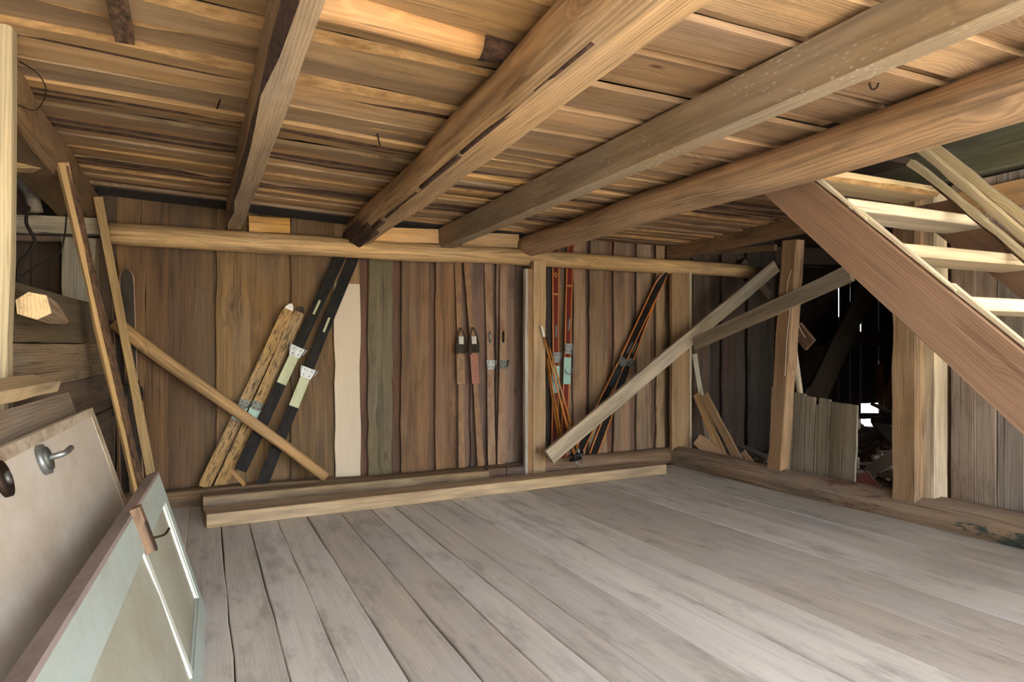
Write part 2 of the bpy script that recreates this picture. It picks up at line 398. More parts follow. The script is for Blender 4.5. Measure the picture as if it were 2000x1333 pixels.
wb = boxes('wall_back', [((-3.2, 5.95, -.3), (5.95, 6.05, 2.47))], M['shell_dark']); tag(wb, kind='structure')
BR, OL, PK, DK = (126, 92, 60), (112, 88, 52), (130, 100, 80), (74, 56, 42)
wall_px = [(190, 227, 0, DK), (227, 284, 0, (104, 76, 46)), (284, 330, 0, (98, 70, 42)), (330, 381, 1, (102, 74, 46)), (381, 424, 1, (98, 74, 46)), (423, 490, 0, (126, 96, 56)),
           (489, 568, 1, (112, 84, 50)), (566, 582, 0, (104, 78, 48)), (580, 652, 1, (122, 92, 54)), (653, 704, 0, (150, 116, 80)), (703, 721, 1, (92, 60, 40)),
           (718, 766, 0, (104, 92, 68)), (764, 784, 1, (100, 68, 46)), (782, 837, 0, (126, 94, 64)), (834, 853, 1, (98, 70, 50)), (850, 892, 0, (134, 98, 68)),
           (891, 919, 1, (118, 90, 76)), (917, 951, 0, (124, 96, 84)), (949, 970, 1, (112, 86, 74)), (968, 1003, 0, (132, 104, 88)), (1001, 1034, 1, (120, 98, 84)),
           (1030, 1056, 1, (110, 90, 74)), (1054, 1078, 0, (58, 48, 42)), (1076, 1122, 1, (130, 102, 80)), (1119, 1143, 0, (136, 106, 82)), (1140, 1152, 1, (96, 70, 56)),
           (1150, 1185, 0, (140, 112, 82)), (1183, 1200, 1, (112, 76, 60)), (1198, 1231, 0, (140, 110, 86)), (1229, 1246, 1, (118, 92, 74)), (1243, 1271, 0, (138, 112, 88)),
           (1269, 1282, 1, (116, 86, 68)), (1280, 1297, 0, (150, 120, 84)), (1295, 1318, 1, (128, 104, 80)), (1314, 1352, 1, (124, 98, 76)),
           (1352, 1385, 0, (88, 70, 58)), (1383, 1410, 1, (74, 58, 48)), (1408, 1436, 0, (82, 64, 56)), (1434, 1462, 1, (78, 64, 56)), (1459, 1484, 0, (70, 60, 54)), (1482, 1506, 1, (62, 54, 48))]  # narrow recessed boards toned darker, deepening the shade of the recesses
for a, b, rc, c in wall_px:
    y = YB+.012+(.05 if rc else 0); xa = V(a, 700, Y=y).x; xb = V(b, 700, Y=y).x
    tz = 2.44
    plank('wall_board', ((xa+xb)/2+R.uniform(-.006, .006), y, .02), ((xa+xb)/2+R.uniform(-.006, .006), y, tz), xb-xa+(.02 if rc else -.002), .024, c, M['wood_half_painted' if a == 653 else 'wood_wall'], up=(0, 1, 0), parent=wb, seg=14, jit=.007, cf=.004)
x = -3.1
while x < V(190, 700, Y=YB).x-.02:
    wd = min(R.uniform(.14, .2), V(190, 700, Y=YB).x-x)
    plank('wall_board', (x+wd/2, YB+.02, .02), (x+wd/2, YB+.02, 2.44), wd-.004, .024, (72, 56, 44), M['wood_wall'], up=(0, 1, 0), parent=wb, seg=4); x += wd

wlf = boxes('wall_left', [((-3.2, 2.75, -.3), (-3.1, 6.05, 2.47)), ((-3.2, 2.7, -.3), (-.98, 2.78, 2.47)), ((-1.06, -2.4, -.3), (-.98, 2.78, 2.47)), ((-.99, 3.2, -.3), (-.96, 5.9, 0))], M['shell_dark']); tag(wlf, kind='structure')
lfloor = boxes('floor_side', [((-3.1, 2.78, -.3), (-.99, 5.93, -.04))], M['earth']); tag(lfloor, kind='structure')
for z0, z1, xo, y1, c in ((1.197, 1.45, 0, 5.2, (104, 88, 64)), (.993, 1.192, .02, 5.72, (150, 126, 98)), (.74, .988, .0, 5.74, (112, 92, 78)), (.42, .735, .01, 5.7, (116, 98, 82)), (.05, .415, 0, 5.72, (104, 88, 72))):
    ym = 3.28
    plank('wall_board', (-.735+xo, ym, (z0+z1)/2), (-.735+xo+.1*(y1-ym)/2.45, y1, (z0+z1)/2+.02), z1-z0, .03, c, M['wood_old' if z0 > 1.1 else 'wood_wall'], up=(1, 0, 0), parent=wlf, seg=8, jit=.004)

wr = boxes('wall_right', [((4.62, -2.4, -.3), (4.68, 3.1, 2.47))], M['shell_dark']); tag(wr, kind='structure')
ys = [3.075, 2.975, 2.825, 2.68, 2.52, 2.34, 2.19, 2.0, 1.83, 1.66, 1.48, 1.3, 1.1, .9]
for i, (b, a) in enumerate(zip(ys, ys[1:])):
    c = [(150, 120, 98), (162, 140, 124), (166, 146, 130), (152, 138, 126)][i % 4] if i else (140, 110, 84)
    plank('wall_board', (4.585+(.025 if i == 0 else 0), (a+b)/2, .03), (4.585+(.025 if i == 0 else 0), (a+b)/2, 2.28), b-a-.004, .026, c, M['wood_wall'], up=(1, 0, 0), parent=wr, seg=8, jit=.003)
# greenish timbers of the loft wall above the stairwell
for z0, z1, c in ((2.30, 2.60, (96, 92, 66)), (2.61, 2.9, (84, 80, 58)), (2.91, 3.2, (80, 72, 54))):
    plank('wall_timber', (4.56, .2, (z0+z1)/2), (4.56, 3.6, (z0+z1)/2), z1-z0, .12, c, M['wood_old'], up=(1, 0, 0), parent=wr, seg=10, jit=.008, cf=.012)
plank('wall_timber', (4.545, .4, 2.15), (4.545, 2.9, 2.13), .16, .05, (176, 136, 92), M['wood'], up=(1, 0, 0), parent=wr, seg=6)
# the loft over the room: walls and roof that close it
loft_o = boxes('roof', [((-3.2, -2.5, 4.2), (10.9, 7.7, 4.3)), ((-3.2, -2.5, 2.52), (10.9, -2.4, 4.2)), ((-3.2, 6.05, 2.52), (10.9, 6.15, 4.2)), ((-3.3, -2.5, 2.5), (-3.2, 6.1, 4.2)), ((4.64, -2.4, 2.52), (4.72, 6.1, 4.2)),
                        ((10.8, .3, -.4), (10.9, 7.7, 2.5)), ((4.68, .3, -.4), (5.1, .4, 2.5)), ((6.1, .3, -.4), (10.9, .4, 2.5)), ((5.1, .3, 2.0), (6.1, .4, 2.5)), ((5.9, 5.95, -.4), (6.0, 7.6, 2.5)), ((2.9, -2.4, 2.46), (4.64, .3, 2.52))], M['shell_dark']); tag(loft_o, kind='structure')  # side room's front gap is an unseen doorway, added to light the debris
# far wall of the side room, daylight between its boards
wf = boxes('wall_far', [((5.9, 7.62, 2.3), (10.9, 7.7, 2.5))], M['shell_dark']); tag(wf, kind='structure')
YF = 7.55
slits = {1639: (1.72, 2.2), 1661: (1.95, 2.2), 1682: (1.45, 1.83), 1716: (.55, 1.02), 1644: (1.22, 1.32)}
xs = sorted([(V(p, 600, Y=YF).x, z) for p, z in slits.items() if p != 1644], key=lambda q: q[0]); edges = [5.95]
for sx, z in xs:
    n = max(1, round((sx-edges[-1])/.24)); s0 = edges[-1]
    edges += [s0+(sx-s0)*k/n for k in range(1, n+1)]
while edges[-1] < 10.8: edges.append(edges[-1]+.22)
sl = {round(q[0], 3): q[1] for q in xs}
hx0, hx1 = V(1688, 800, Y=YF).x, V(1712, 800, Y=YF).x
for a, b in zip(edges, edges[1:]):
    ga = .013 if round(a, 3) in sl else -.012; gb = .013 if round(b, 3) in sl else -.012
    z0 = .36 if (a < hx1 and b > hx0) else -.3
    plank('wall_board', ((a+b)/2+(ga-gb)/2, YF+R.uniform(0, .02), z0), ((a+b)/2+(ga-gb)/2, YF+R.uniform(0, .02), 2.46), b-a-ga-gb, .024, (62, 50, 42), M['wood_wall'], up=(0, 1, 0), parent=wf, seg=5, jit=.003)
for k, (z0, z1) in sl.items():
    for q0, q1 in ((-.3, z0), (z1, 2.46)):
        if q1-q0 > .03 and not (k > hx0-.1 and k < hx1+.1 and q0 < 0 and False):
            plank('batten', (k, YF+.045, max(q0, .4 if (hx0-.05 < k < hx1+.05) else -.3)), (k, YF+.045, q1), .09, .02, (58, 46, 40), M['wood_wall'], up=(0, 1, 0), parent=wf, seg=2)  # strips added behind the gaps, blocking daylight outside each slit
rg = boxes('floor_back_room', [((4.6, .4, -.34), (10.9, 7.6, -.1))], M['earth']); tag(rg, kind='structure')

# ------------------------------------------------------------------ beams, rails, sills and posts
TAN = (196, 150, 100)
bm_l = plank('ceiling_beam', (-.84, 1.2, 2.255), (-.84, 5.86, 2.235), .25, .24, (150, 116, 78), M['wood'], seg=12, jit=.014, cf=.03)
tag(bm_l, 'thick hewn ceiling beam over the low board partition, above the leaning laths', 'beam')
b1 = plank('ceiling_beam', (.265, 1.2, 2.225), (.205, 5.86, 2.215), .115, .19, (180, 152, 120), M['wood'], seg=12, jit=.006, wane=(0, .03), wmat=M['bark'], cf=.006)
tag(b1, 'narrow squared ceiling beam with bark along one lower edge', 'beam')
big = log('ceiling_log', (1.09, .9, 2.15), (1.20, 5.84, 2.165), .138, .118, (186, 150, 108), flat=.9, n=20, seg=26, jit=.045, bend=.012, seed=5)
tag(big, 'thickest round ceiling log with a long crack and strips of bark', 'beam')
for k, (u0, u1, an) in enumerate(((2.2, 2.9, 232), (2.95, 3.6, 234), (3.7, 4.5, 236), (4.6, 5.7, 238), (1.7, 2.1, 230), (4.9, 5.75, 222), (5.1, 5.78, 206), (5.2, 5.8, 190), (5.0, 5.7, 252))):
    pts = []
    for q in range(7):
        y = u0+(u1-u0)*q/6; a = math.radians(an); t = (y-.9)/4.94
        rr = .142-.02*t
        pts.append((1.09+.11*t+math.cos(a)*rr*.93, y, 2.15+.015*t+math.sin(a)*rr*.93))
    tube('bark_strip', pts, .011+.003*(k % 2)+(.012 if k == 3 else .02 if k > 4 else 0), M['bark'], big, n=6, sub=1)
gb = plank('ceiling_beam', (2.0, .5, 2.165), (1.93, 5.84, 2.165), .10, .185, (150, 128, 100), M['wood_spotted'], seg=8, jit=.003, cf=.004)
tag(gb, 'grey sawn ceiling beam flecked with pale spots', 'beam')
rl = log('ceiling_log', (2.80, .6, 2.13), (2.74, 5.84, 2.15), .118, .1, (178, 142, 106), n=18, seg=24, jit=.03, bend=.012, seed=9)
tag(rl, 'round ceiling log above the top end of the stair stringer', 'beam')
st = plank('bark_slat', (-.245, 1.9, 2.30), (-.265, 2.86, 2.30), .07, .03, (110, 80, 50), M['lath_bark'], seg=6, jit=.008); tag(st, 'short bark slat nailed under the loft boards near the narrow beam', 'slat')
rail = log('wall_rail', V(206, 455, Y=5.73), V(1488, 533, Y=5.76), .083, .072, (190, 154, 106), n=16, seg=30, jit=.03, bend=.015, seed=21)
tag(rail, 'long peeled rail log running across the back wall above the skis', 'rail')
for a, b, t, bt, c, lb in ((486, 566, 424, 452, (196, 144, 62), 'yellowish short block on the back rail beside the narrow beam'), (700, 855, 446, 471, (206, 160, 104), 'pale knotty block on the back rail between round log and grey beam'), (900, 1012, 456, 480, (176, 140, 98), 'plain short block on the back rail next to the log above the stairs')):
    A = V(a, (t+bt)/2, Y=5.76); B = V(b, (t+bt)/2+4, Y=5.76)
    tag(plank('rail_block', A, B, .125, .05, c, M['wood'], up=(0, 1, 0), seg=3), lb, 'block')
lr = plank('side_rail', V(20, 439, Y=5.6), V(205, 444, Y=5.72), .12, .1, (176, 160, 132), M['wood_old'], up=(0, 1, 0), seg=6, jit=.006); tag(lr, 'whitish squared rail behind the partition, below the curved branch', 'rail')
tag(plank('side_ledge', V(20, 466, Y=5.62), V(150, 468, Y=5.7), .04, .05, (120, 92, 72), M['wood_old'], up=(0, 1, 0), seg=3), 'thin brown ledge strip just under the whitish rail', 'strip')
hd = plank('header_beam', (4.48, 3.3, 2.22), (4.48, 5.86, 2.20), .14, .13, (150, 112, 76), M['wood'], seg=6, jit=.006); tag(hd, 'header beam over the opening into the debris room', 'beam')
hd2 = plank('header_board', V(1385, 494, X=4.6), V(1515, 484, X=4.6), .05, .03, (150, 120, 84), M['wood'], up=(1, 0, 0), seg=3); tag(hd2, 'short pale board nailed under the header beam', 'board')
# sills
bs = log('sill_log', (-.75, 5.72, .045), (2.72, 5.78, .05), .10, .085, (122, 96, 68), flat=.85, n=14, seg=20, jit=.06, seed=31); tag(bs, 'worn sill log at the foot of the back wall behind the floor timbers', 'sill')
bs2 = log('sill_log', (2.88, 5.79, .06), (4.42, 5.80, .085), .095, .085, (132, 104, 82), n=14, seg=12, jit=.05, seed=32); tag(bs2, 'rounded sill log under the red skis, between centre post and corner', 'sill')
rs = log('sill_log', (4.475, 5.86, .075), (4.47, .9, .065), .11, .125, (158, 132, 108), M['wood_sill_painted'], n=16, seg=30, jit=.05, bend=.012, seed=33); tag(rs, 'long sill log with flaking green paint under the hewn post', 'sill')
for a, b, y, h, lb in ((948, 984, 5.66, .1, 'dark broken sill chunk beside the end of the short timber'), (986, 1024, 5.68, .1, 'dark sill chunk lying against the centre post')):
    A = V(a, 917, Y=y); B = V(b, 915, Y=y); A.z = B.z = .075
    tag(plank('sill_chunk', A, B, .12, .1, (104, 80, 66), M['wood_old'], seg=4, jit=.012, cf=.01), lb, 'wood chunk')
# centre post with its strips
X0 = V(1046, 700, Y=5.62).x
cp = empty('centre_post', (X0, 5.62, 0), 'upright square post between leather-bound skis and red skis', 'post')
xa, xb = V(1041, 700, Y=5.6).x, V(1065, 700, Y=5.6).x
plank('post_body', ((xa+xb)/2, 5.64, 0), ((xa+xb)/2, 5.64, 2.0), xb-xa, .1, (178, 144, 104), M['wood'], up=(0, 1, 0), parent=cp, seg=10, jit=.006)
xc = V(1033, 700, Y=5.58).x
plank('side_strip', ((xc+xa)/2, 5.63, .0), ((xc+xa)/2, 5.63, 1.92), xa-xc, .06, (140, 104, 66), M['wood'], up=(0, 1, 0), parent=cp, seg=6)
xd = V(1027, 700, Y=5.58).x
plank('white_strip', ((xc+xd)/2, 5.62, .0), ((xc+xd)/2, 5.62, 1.92), xc-xd, .05, (168, 156, 142), M['wood_old'], up=(0, 1, 0), parent=cp, seg=6)
# corner post
cpo = empty('corner_post', (4.47, 5.72, 0), 'flat upright corner post with a pale edge beside the black skis', 'post')
xa, xb = V(1313, 700, Y=5.72).x, V(1346, 700, Y=5.72).x
plank('post_body', ((xa+xb)/2, 5.745, .1), ((xa+xb)/2, 5.745, 2.06), xb-xa, .05, (156, 124, 90), M['wood'], up=(0, 1, 0), parent=cpo, seg=8, jit=.006)
xc = V(1353, 700, Y=5.7).x
plank('pale_edge', ((xc+xb)/2, 5.735, .1), ((xc+xb)/2, 5.735, 2.05), xc-xb, .05, (196, 180, 152), M['wood'], up=(0, 1, 0), parent=cpo, seg=6)
# post with string, hewn post
A = V(1519, 935, X=4.45); B = V(1550, 470, X=4.46); A.z = .13
p2 = plank('door_post', A, B, .16, .1, (160, 126, 92), M['wood'], up=(1, 0, 0), seg=10, jit=.007, cf=.008); tag(p2, 'sawn upright post with a hanging string, beside the plank panel', 'post')
pole = log('thin_pole', V(1541, 600, X=4.69), V(1562, 780, X=4.71), .024, .028, (186, 170, 146), M['wood_old'], n=9, seg=8); tag(pole, 'thin barkless pole standing behind the post with string', 'pole')
tag(tube('string', [V(1545, 528, X=4.39), V(1537, 565, X=4.385), V(1543, 600, X=4.386), V(1537, 660, X=4.385), V(1533, 735, X=4.385)], .0028, M['string'], n=5), 'thin white string hanging down the sawn post', 'string')
tag(tube('string', [V(1556, 596, X=4.56), V(1557, 625, X=4.57), V(1564, 645, X=4.57), V(1573, 660, X=4.57)], .003, M['string'], n=5), 'white curl of string beside the thin barkless pole', 'string')
def hewn(name, lo, hi, col, seed, parent):
    r = random.Random(seed); rings = []; n = 14; L = hi[2]-lo[2]; base = []
    for k in range(n):
        u = k/n*4
        base.append([(-1+2*u, -1), (1, -1+2*(u-1)), (1-2*(u-2), 1), (-1, 1-2*(u-3))][int(u)])
    for i in range(17):
        z = L*i/16; ring = []
        for (bx_, by_) in base:
            d = .5+.055*noise.noise(Vector((bx_*2, by_*2, z*3+seed)))
            ring.append((z-L/2, (bx_*(hi[1]-lo[1]))*d, (by_*(hi[0]-lo[0]))*d))
        rings.append(ring)
    v, f = loft(rings); m, _ = frame(((lo[0]+hi[0])/2, (lo[1]+hi[1])/2, lo[2]), ((lo[0]+hi[0])/2, (lo[1]+hi[1])/2, hi[2]), (1, 0, 0))
    return mesh_obj(name, v, f, M['wood'], m, parent, col)
hp = empty('hewn_post', (4.47, 3.12, .15), 'rough hewn post standing on the sill log under the stairs', 'post')
hewn('post_body', (4.37, 3.06, .14), (4.53, 3.25, 2.26), (172, 138, 102), 3, hp)
hewn('pale_slab', (4.42, 2.975, .14), (4.54, 3.06, 2.26), (198, 176, 146), 8, hp)
# left front post
A = V(-29, 800, Y=3.1); A.z = 0; B = V(-11, 50, Y=3.1); B.z = Hc(B.x)+.02
fp = plank('front_post', A, B, .13, .1, (196, 178, 142), M['wood_fresh'], up=(0, 1, 0), seg=8, jit=.004, cf=.012); tag(fp, 'pale squared post reaching the loft boards at the end of the partition', 'post')

# ------------------------------------------------------------------ braces
br = plank('diagonal_brace', V(1071, 893, Y=5.34), V(1514, 521, Y=5.52), .135, .05, (170, 152, 128), M['wood_old'], up=(0, -1, .1), seg=10, jit=.004); tag(br, 'long grey diagonal brace crossing the black skis, foot beside the centre post', 'brace')
br2 = plank('diagonal_brace', V(1357, 672, X=4.34), V(1662, 533, X=4.36), .125, .04, (164, 144, 118), M['wood_old'], up=(-1, 0, 0), seg=8, jit=.004); tag(br2, 'shorter brace board nailed across the post with string', 'brace')
dp = log('diagonal_pole', V(225, 628, Y=5.66), V(636, 934, Y=5.60), .052, .04, (166, 130, 86), n=14, seg=18, jit=.04, bend=.01, seed=40); tag(dp, 'round peeled pole slanting across the weathered skis and black skis', 'pole')
l1 = plank('leaning_lath', V(287, 1045, Z=.02), V(121, 318, X=-.70), .05, .035, (186, 150, 98), M['wood_fresh'], up=(.55, -.8, 0), seg=10, jit=.004, wane=(0, .03), wmat=M['lath_bark']); tag(l1, 'bark-edged lath leaning on the thick hewn beam', 'lath')
tag(plank('bark_face', V(297, 1042, Z=.03), V(133, 325, X=-.675), .05, .02, (90, 60, 40), M['lath_bark'], up=(1, -.3, 0), seg=10, jit=.006, parent=l1), None)
l2 = plank('leaning_lath', V(311, 1017, Z=.02), V(191, 386, Y=5.56), .055, .03, (168, 138, 92), M['wood_fresh'], up=(.3, -1, 0), seg=10, jit=.003); tag(l2, 'clean sawn lath leaning in front of the dark corner ski', 'lath')
tag(plank('corner_batten', V(178, 720, Y=5.66), V(182, 466, Y=5.66), .09, .03, (120, 100, 74), M['wood_old'], up=(0, 1, 0), seg=4), 'short upright batten between the two leaning laths', 'batten')

# ------------------------------------------------------------------ staircase
XS = 2.95
stair = empty('staircase', (3.55, .3, 0), 'open wooden staircase with pale treads rising beside the upright board wall', 'staircase')
def sz(y): return 1.15+.888*(y-1.63)
for xx, nm in ((XS, 'stringer'), (4.19, 'stringer')):
    pts = [(xx, .34, 0), (xx, .72, 0), (xx, 3.03, 2.1), (xx, 2.70, 2.1), (xx, .34, sz(.34))]
    o = prism(nm, pts, (.05, 0, 0), M['wood_fresh'], stair, (156, 122, 96) if xx < 4 else (130, 98, 74))
    if xx < 4:
        so = o
for k in range(-4, 4):
    yf = 1.89+.295*k; zt = 1.40+.275*k
    if k == 3: zt -= .03
    c = [(216, 196, 162), (208, 186, 150), (222, 204, 174), (206, 180, 138)][k % 4]
    plank('tread', (XS+.055, yf+.13, zt-.03), (4.19, yf+.13+R.uniform(-.01, .02), zt-.03), .26, .058, c, M['wood_fresh'], parent=stair, seg=6, jit=.004, cf=.006,
          wane=(0, 0) if k != 3 else (.02, 0), wmat=M['wane'] if k == 3 else None)
for y0, y1 in ((2.36, 2.72), (1.92, 2.42), (1.4, 1.95)):
    a = Vector((XS+.015, y0, sz(y0)+.004)); b = Vector((XS+.03, y1, sz(y1)+.008))
    d = Vector((0, -.66, .75))
    prism('splinter', [a+d*.014, b, b+d*.022, a+d*.019], (.03, 0, 0), M['wood_fresh'], so, (226, 210, 180))
for k, (a, b, c, t) in enumerate(((V(1780, 318, X=3.80), V(2040, 535, X=3.80), (206, 186, 148), .05), (V(1796, 288, X=4.06), V(2060, 512, X=4.06), (200, 178, 138), .055), (V(1815, 280, X=4.12), V(2110, 512, X=4.12), (196, 176, 138), .05))):
    tag(plank('stair_lath', a, b, .045, t, c, M['wood_fresh'], up=(1, 0, 0), seg=10, jit=.004, wane=(0, .02) if k == 0 else (0, 0), wmat=M['lath_bark'] if k == 0 else None),
        ['loose lath with a bark patch lying on the stair treads', 'middle one of three pale laths lying on the stair treads', 'pale lath on the stair nearest the greenish timbers'][k], 'lath', 'laths on the stair')

# ------------------------------------------------------------------ timbers on the floor
A = V(404, 1034, Z=0); B = V(1302, 927, Z=0); d = (B-A).normalized(); pn = Vector((-d.y, d.x, 0))
ft = plank('floor_timber', A+pn*.125+Vector((0, 0, .047)), B+pn*.105+Vector((0, 0, .047)), .25, .092, (190, 162, 128), M['wood'], seg=14, jit=.004, cf=.006, taper=.86); tag(ft, 'long thick timber lying on the floor in front of the back wall', 'timber')
A = V(397, 1008, Z=0); B = Vector((2.26, 5.50, 0)); d = (B-A).normalized(); pn = Vector((-d.y, d.x, 0))
bt = plank('floor_timber', A+pn*.09+Vector((0, 0, .066)), B+pn*.09+Vector((0, 0, .066)), .17, .13, (140, 116, 86), M['wood'], seg=12, jit=.006, cf=.008); tag(bt, 'shorter brown timber lying behind the long floor timber', 'timber')
tag(plank('wood_sliver', V(452, 920, Y=5.6), V(478, 948, Y=5.58), .03, .012, (168, 120, 66), M['wood'], up=(0, -1, 0), seg=2), 'small wood sliver standing at the foot of the black ski', 'wood sliver')

# ------------------------------------------------------------------ skis
def ski(label, tip, tail, wpx, mats, ytip=5.80, ytail=5.74, group=None, tipz=.05, waist=.86, edge=0.0, tiplen=.10, pointed=True, name='ski', col=None, tipmat=None):
    """mats = (centre, edge, base); tail and tip are pixels on the leaning plane in front of the wall"""
    A = V(*tail, Y=ytail); B = V(*tip, Y=ytip)
    m, L = frame(A, B, (0, -1, 0)); wd = wpx*((A+B)/2).dot(Vector((SN, CS, 0)))/F; rings = []
    n = 26
    for i in range(n+1):
        u = i/n
        if i > n-7: u = 1-tiplen*((n-i)/6)**1.6*1.0 if i < n else 1.0
        x = (u-.5)*L; w2 = wd/2*(waist+(1-waist)*abs(2*u-.95)**1.6)
        q = (1-u)/tiplen
        if q < 1 and pointed: w2 *= max(.12, math.sqrt(max(0, 1-(1-q)**2.2)))
        if u < .012: w2 *= .9
        t = .008+.010*math.exp(-((u-.46)/.2)**2)
        zc = 0
        if u > .9: zc = tipz*((u-.9)/.1)**1.7
        e = w2*edge*2
        rings.append([(x, -w2, zc), (x, -w2, zc+t), (x, -w2+e, zc+t+.001), (x, w2-e, zc+t+.001), (x, w2, zc+t), (x, w2, zc)])
    v, f = loft(rings); midx = []
    for i in range(n): midx += [3]*6 if tipmat and rings[i][0][0] > L*(.5-.045) else [1, 1, 0, 1, 1, 2]
    midx += [1, 1]
    o = mesh_obj(name, v, f, [M[k] for k in mats]+([M[tipmat]] if tipmat else []), m, None, col, midx)
    tag(o, label, 'ski', group)
    def place(u, side=0.0, out=.0):   # world point and frame on the ski's upper face
        return m @ Matrix.Translation(((u-.5)*L, side, .010+.010*math.exp(-((u-.46)/.2)**2)+out))
    return o, place, wd, L
def pl(o, name, mm, sx, sy, szz, mat, bev=.002, col=None):
    return box(name, (-sx/2, -sy/2, 0), (sx/2, sy/2, szz), M[mat], mm, o, col, bev)
def toe_iron(o, mm, w, mat='steel_worn', l=.075):
    """flared toe plate with two upturned ears and screw holes"""
    h = w/2
    v = [(-l/2, -h*.8, 0), (l/2, -h*1.15, 0), (l/2, h*1.15, 0), (-l/2, h*.8, 0)]
    v += [(p[0], p[1], .005) for p in v]
    f = [(0, 1, 2, 3), (7, 6, 5, 4), (0, 4, 5, 1), (1, 5, 6, 2), (2, 6, 7, 3), (3, 7, 4, 0)]
    t = mesh_obj('toe_plate', v, f, M[mat], mm, o)
    for s in (-1, 1):
        vv = [(-l*.35, s*h*.95, .004), (l*.5, s*h*1.15, .004), (l*.5, s*h*1.35, .03), (-l*.1, s*h*1.12, .026)]
        vv += [(p[0], p[1]-s*.004, p[2]) for p in vv]
        mesh_obj('ear', vv, f, M[mat], mm, o)
    for (a, b) in ((-.25, -.45), (-.25, .45), (.25, -.55), (.25, .55)):
        tube('screw', [mm @ Vector((a*l, b*h, .004)), mm @ Vector((a*l, b*h, .007))], .005, M['iron'], t, n=6)
def clip(o, mm, l=.1, mat='steel'):
    tube('front_throw', [mm @ Vector((-l/2, 0, .004)), mm @ Vector((-l*.2, .004, .02)), mm @ Vector((l*.3, .004, .022)), mm @ Vector((l/2, 0, .005))], .008, M[mat], o, n=6)
    pl(o, 'throw_base', mm, l*.9, .022, .006, mat)
# weathered short wooden skis
for k, (tp, tl, lb) in enumerate((((569, 594), (398, 952), 'weathered wooden ski with a white tip, paint flaking black'), ((590, 599), (428, 954), 'weathered wooden ski with a dark tip next to the white-tipped one'))):
    o, P, wd, L = ski(lb, tp, tl, 23, ('wood_worn_black', 'wood_worn_black', 'wood_worn_black'), tipmat=('white_chip', 'ski_dark')[k], ytip=5.80+.045*k, ytail=5.76+.045*k, tipz=.01, col=(170, 134, 84), group='weathered short skis')
    pl(o, 'foot_plate', P(.40), .15, wd*.9, .005, 'ski_mint'); toe_iron(o, P(.44, 0, .005), wd*.8, 'steel_worn', .07)
# black skis on the left
for k, (tp, tl, ub, lb) in enumerate((((676, 476), (470, 920), .50, 'black ski whose foot hangs above the floor, pale foot plate'), ((702, 474), (511, 948), .44, 'black ski beside the white wall board, pale foot plate'))):
    o, P, wd, L = ski(lb, tp, tl, 23, ('ski_black', 'ski_black', 'ski_black'), ytip=5.856, ytail=5.685, tipz=.004, waist=.8, group='black skis with pale foot plates')
    pl(o, 'foot_plate', P(ub-.075), .26, wd*.82, .004, 'ski_pale'); toe_iron(o, P(ub, 0, .003), wd*1.1, 'steel', .085)
    pl(o, 'maker_plate', P(ub+.2), .13, .018, .003, 'ski_pale')
# amber skis with leather bindings
for k, (tp, tl, lb) in enumerate((((893, 470), (902, 914), 'amber ski with leather toe strap and brown foot plate'), ((908, 470), (939, 911), 'amber ski with leather toe strap and red-orange foot plate'))):
    o, P, wd, L = ski(lb, tp, tl, 15, ('ski_amber', 'ski_amber', 'ski_dark'), ytip=5.857, ytail=5.79, tipz=.004, waist=.62, group='skis with leather toe straps')
    u = (914-672)/(914-470)
    pl(o, 'foot_plate', P(u-.115), .27, wd*1.1, .006, 'ski_amber' if k == 0 else 'ski_plate_orange')
    mm = P(u); hw = .056
    v = [(-.09, -hw, .004), (-.09, hw, .004), (.0, hw*.75, .03), (.0, -hw*.75, .03), (.045, hw*.4, .035), (.045, -hw*.4, .035)]
    mesh_obj('toe_leather', v+[(a, b, c-.008) for a, b, c in v], [(0, 1, 2, 3), (3, 2, 4, 5), (6, 9, 8, 7), (9, 11, 10, 8), (0, 3, 9, 6), (1, 7, 8, 2), (2, 8, 10, 4), (3, 5, 11, 9), (0, 6, 7, 1), (5, 4, 10, 11)], M['leather'], mm, o)
    pl(o, 'heel_tongue', P(u+.012, 0, .034), .07, .045, .004, 'paper')
    tube('strap_loop', [mm @ Vector(p) for p in ((-.08, -.05, .014), (.03, -.04, .034), (.12, -.012, .034), (.135, 0, .034), (.12, .012, .034), (.03, .04, .034), (-.08, .05, .014))], .006, M['leather'], o, n=6)
# plain wood skis with steel toe irons
for k, (tp, tl, lb) in enumerate((((952, 472), (960, 908), 'greyed wooden ski with a bright steel toe iron'), ((984, 472), (978, 908), 'greyed wooden ski with a dull toe iron and rusty clip'))):
    o, P, wd, L = ski(lb, tp, tl, 17, ('ski_wood', 'ski_wood', 'ski_dark'), ytip=5.857, ytail=5.79, tipz=.004, waist=.8, group='greyed wooden skis')
    toe_iron(o, P((908-714)/436), .078, 'steel' if k == 0 else 'steel_worn', .085); clip(o, P((908-660)/436), .1, 'steel' if k == 0 else 'iron')
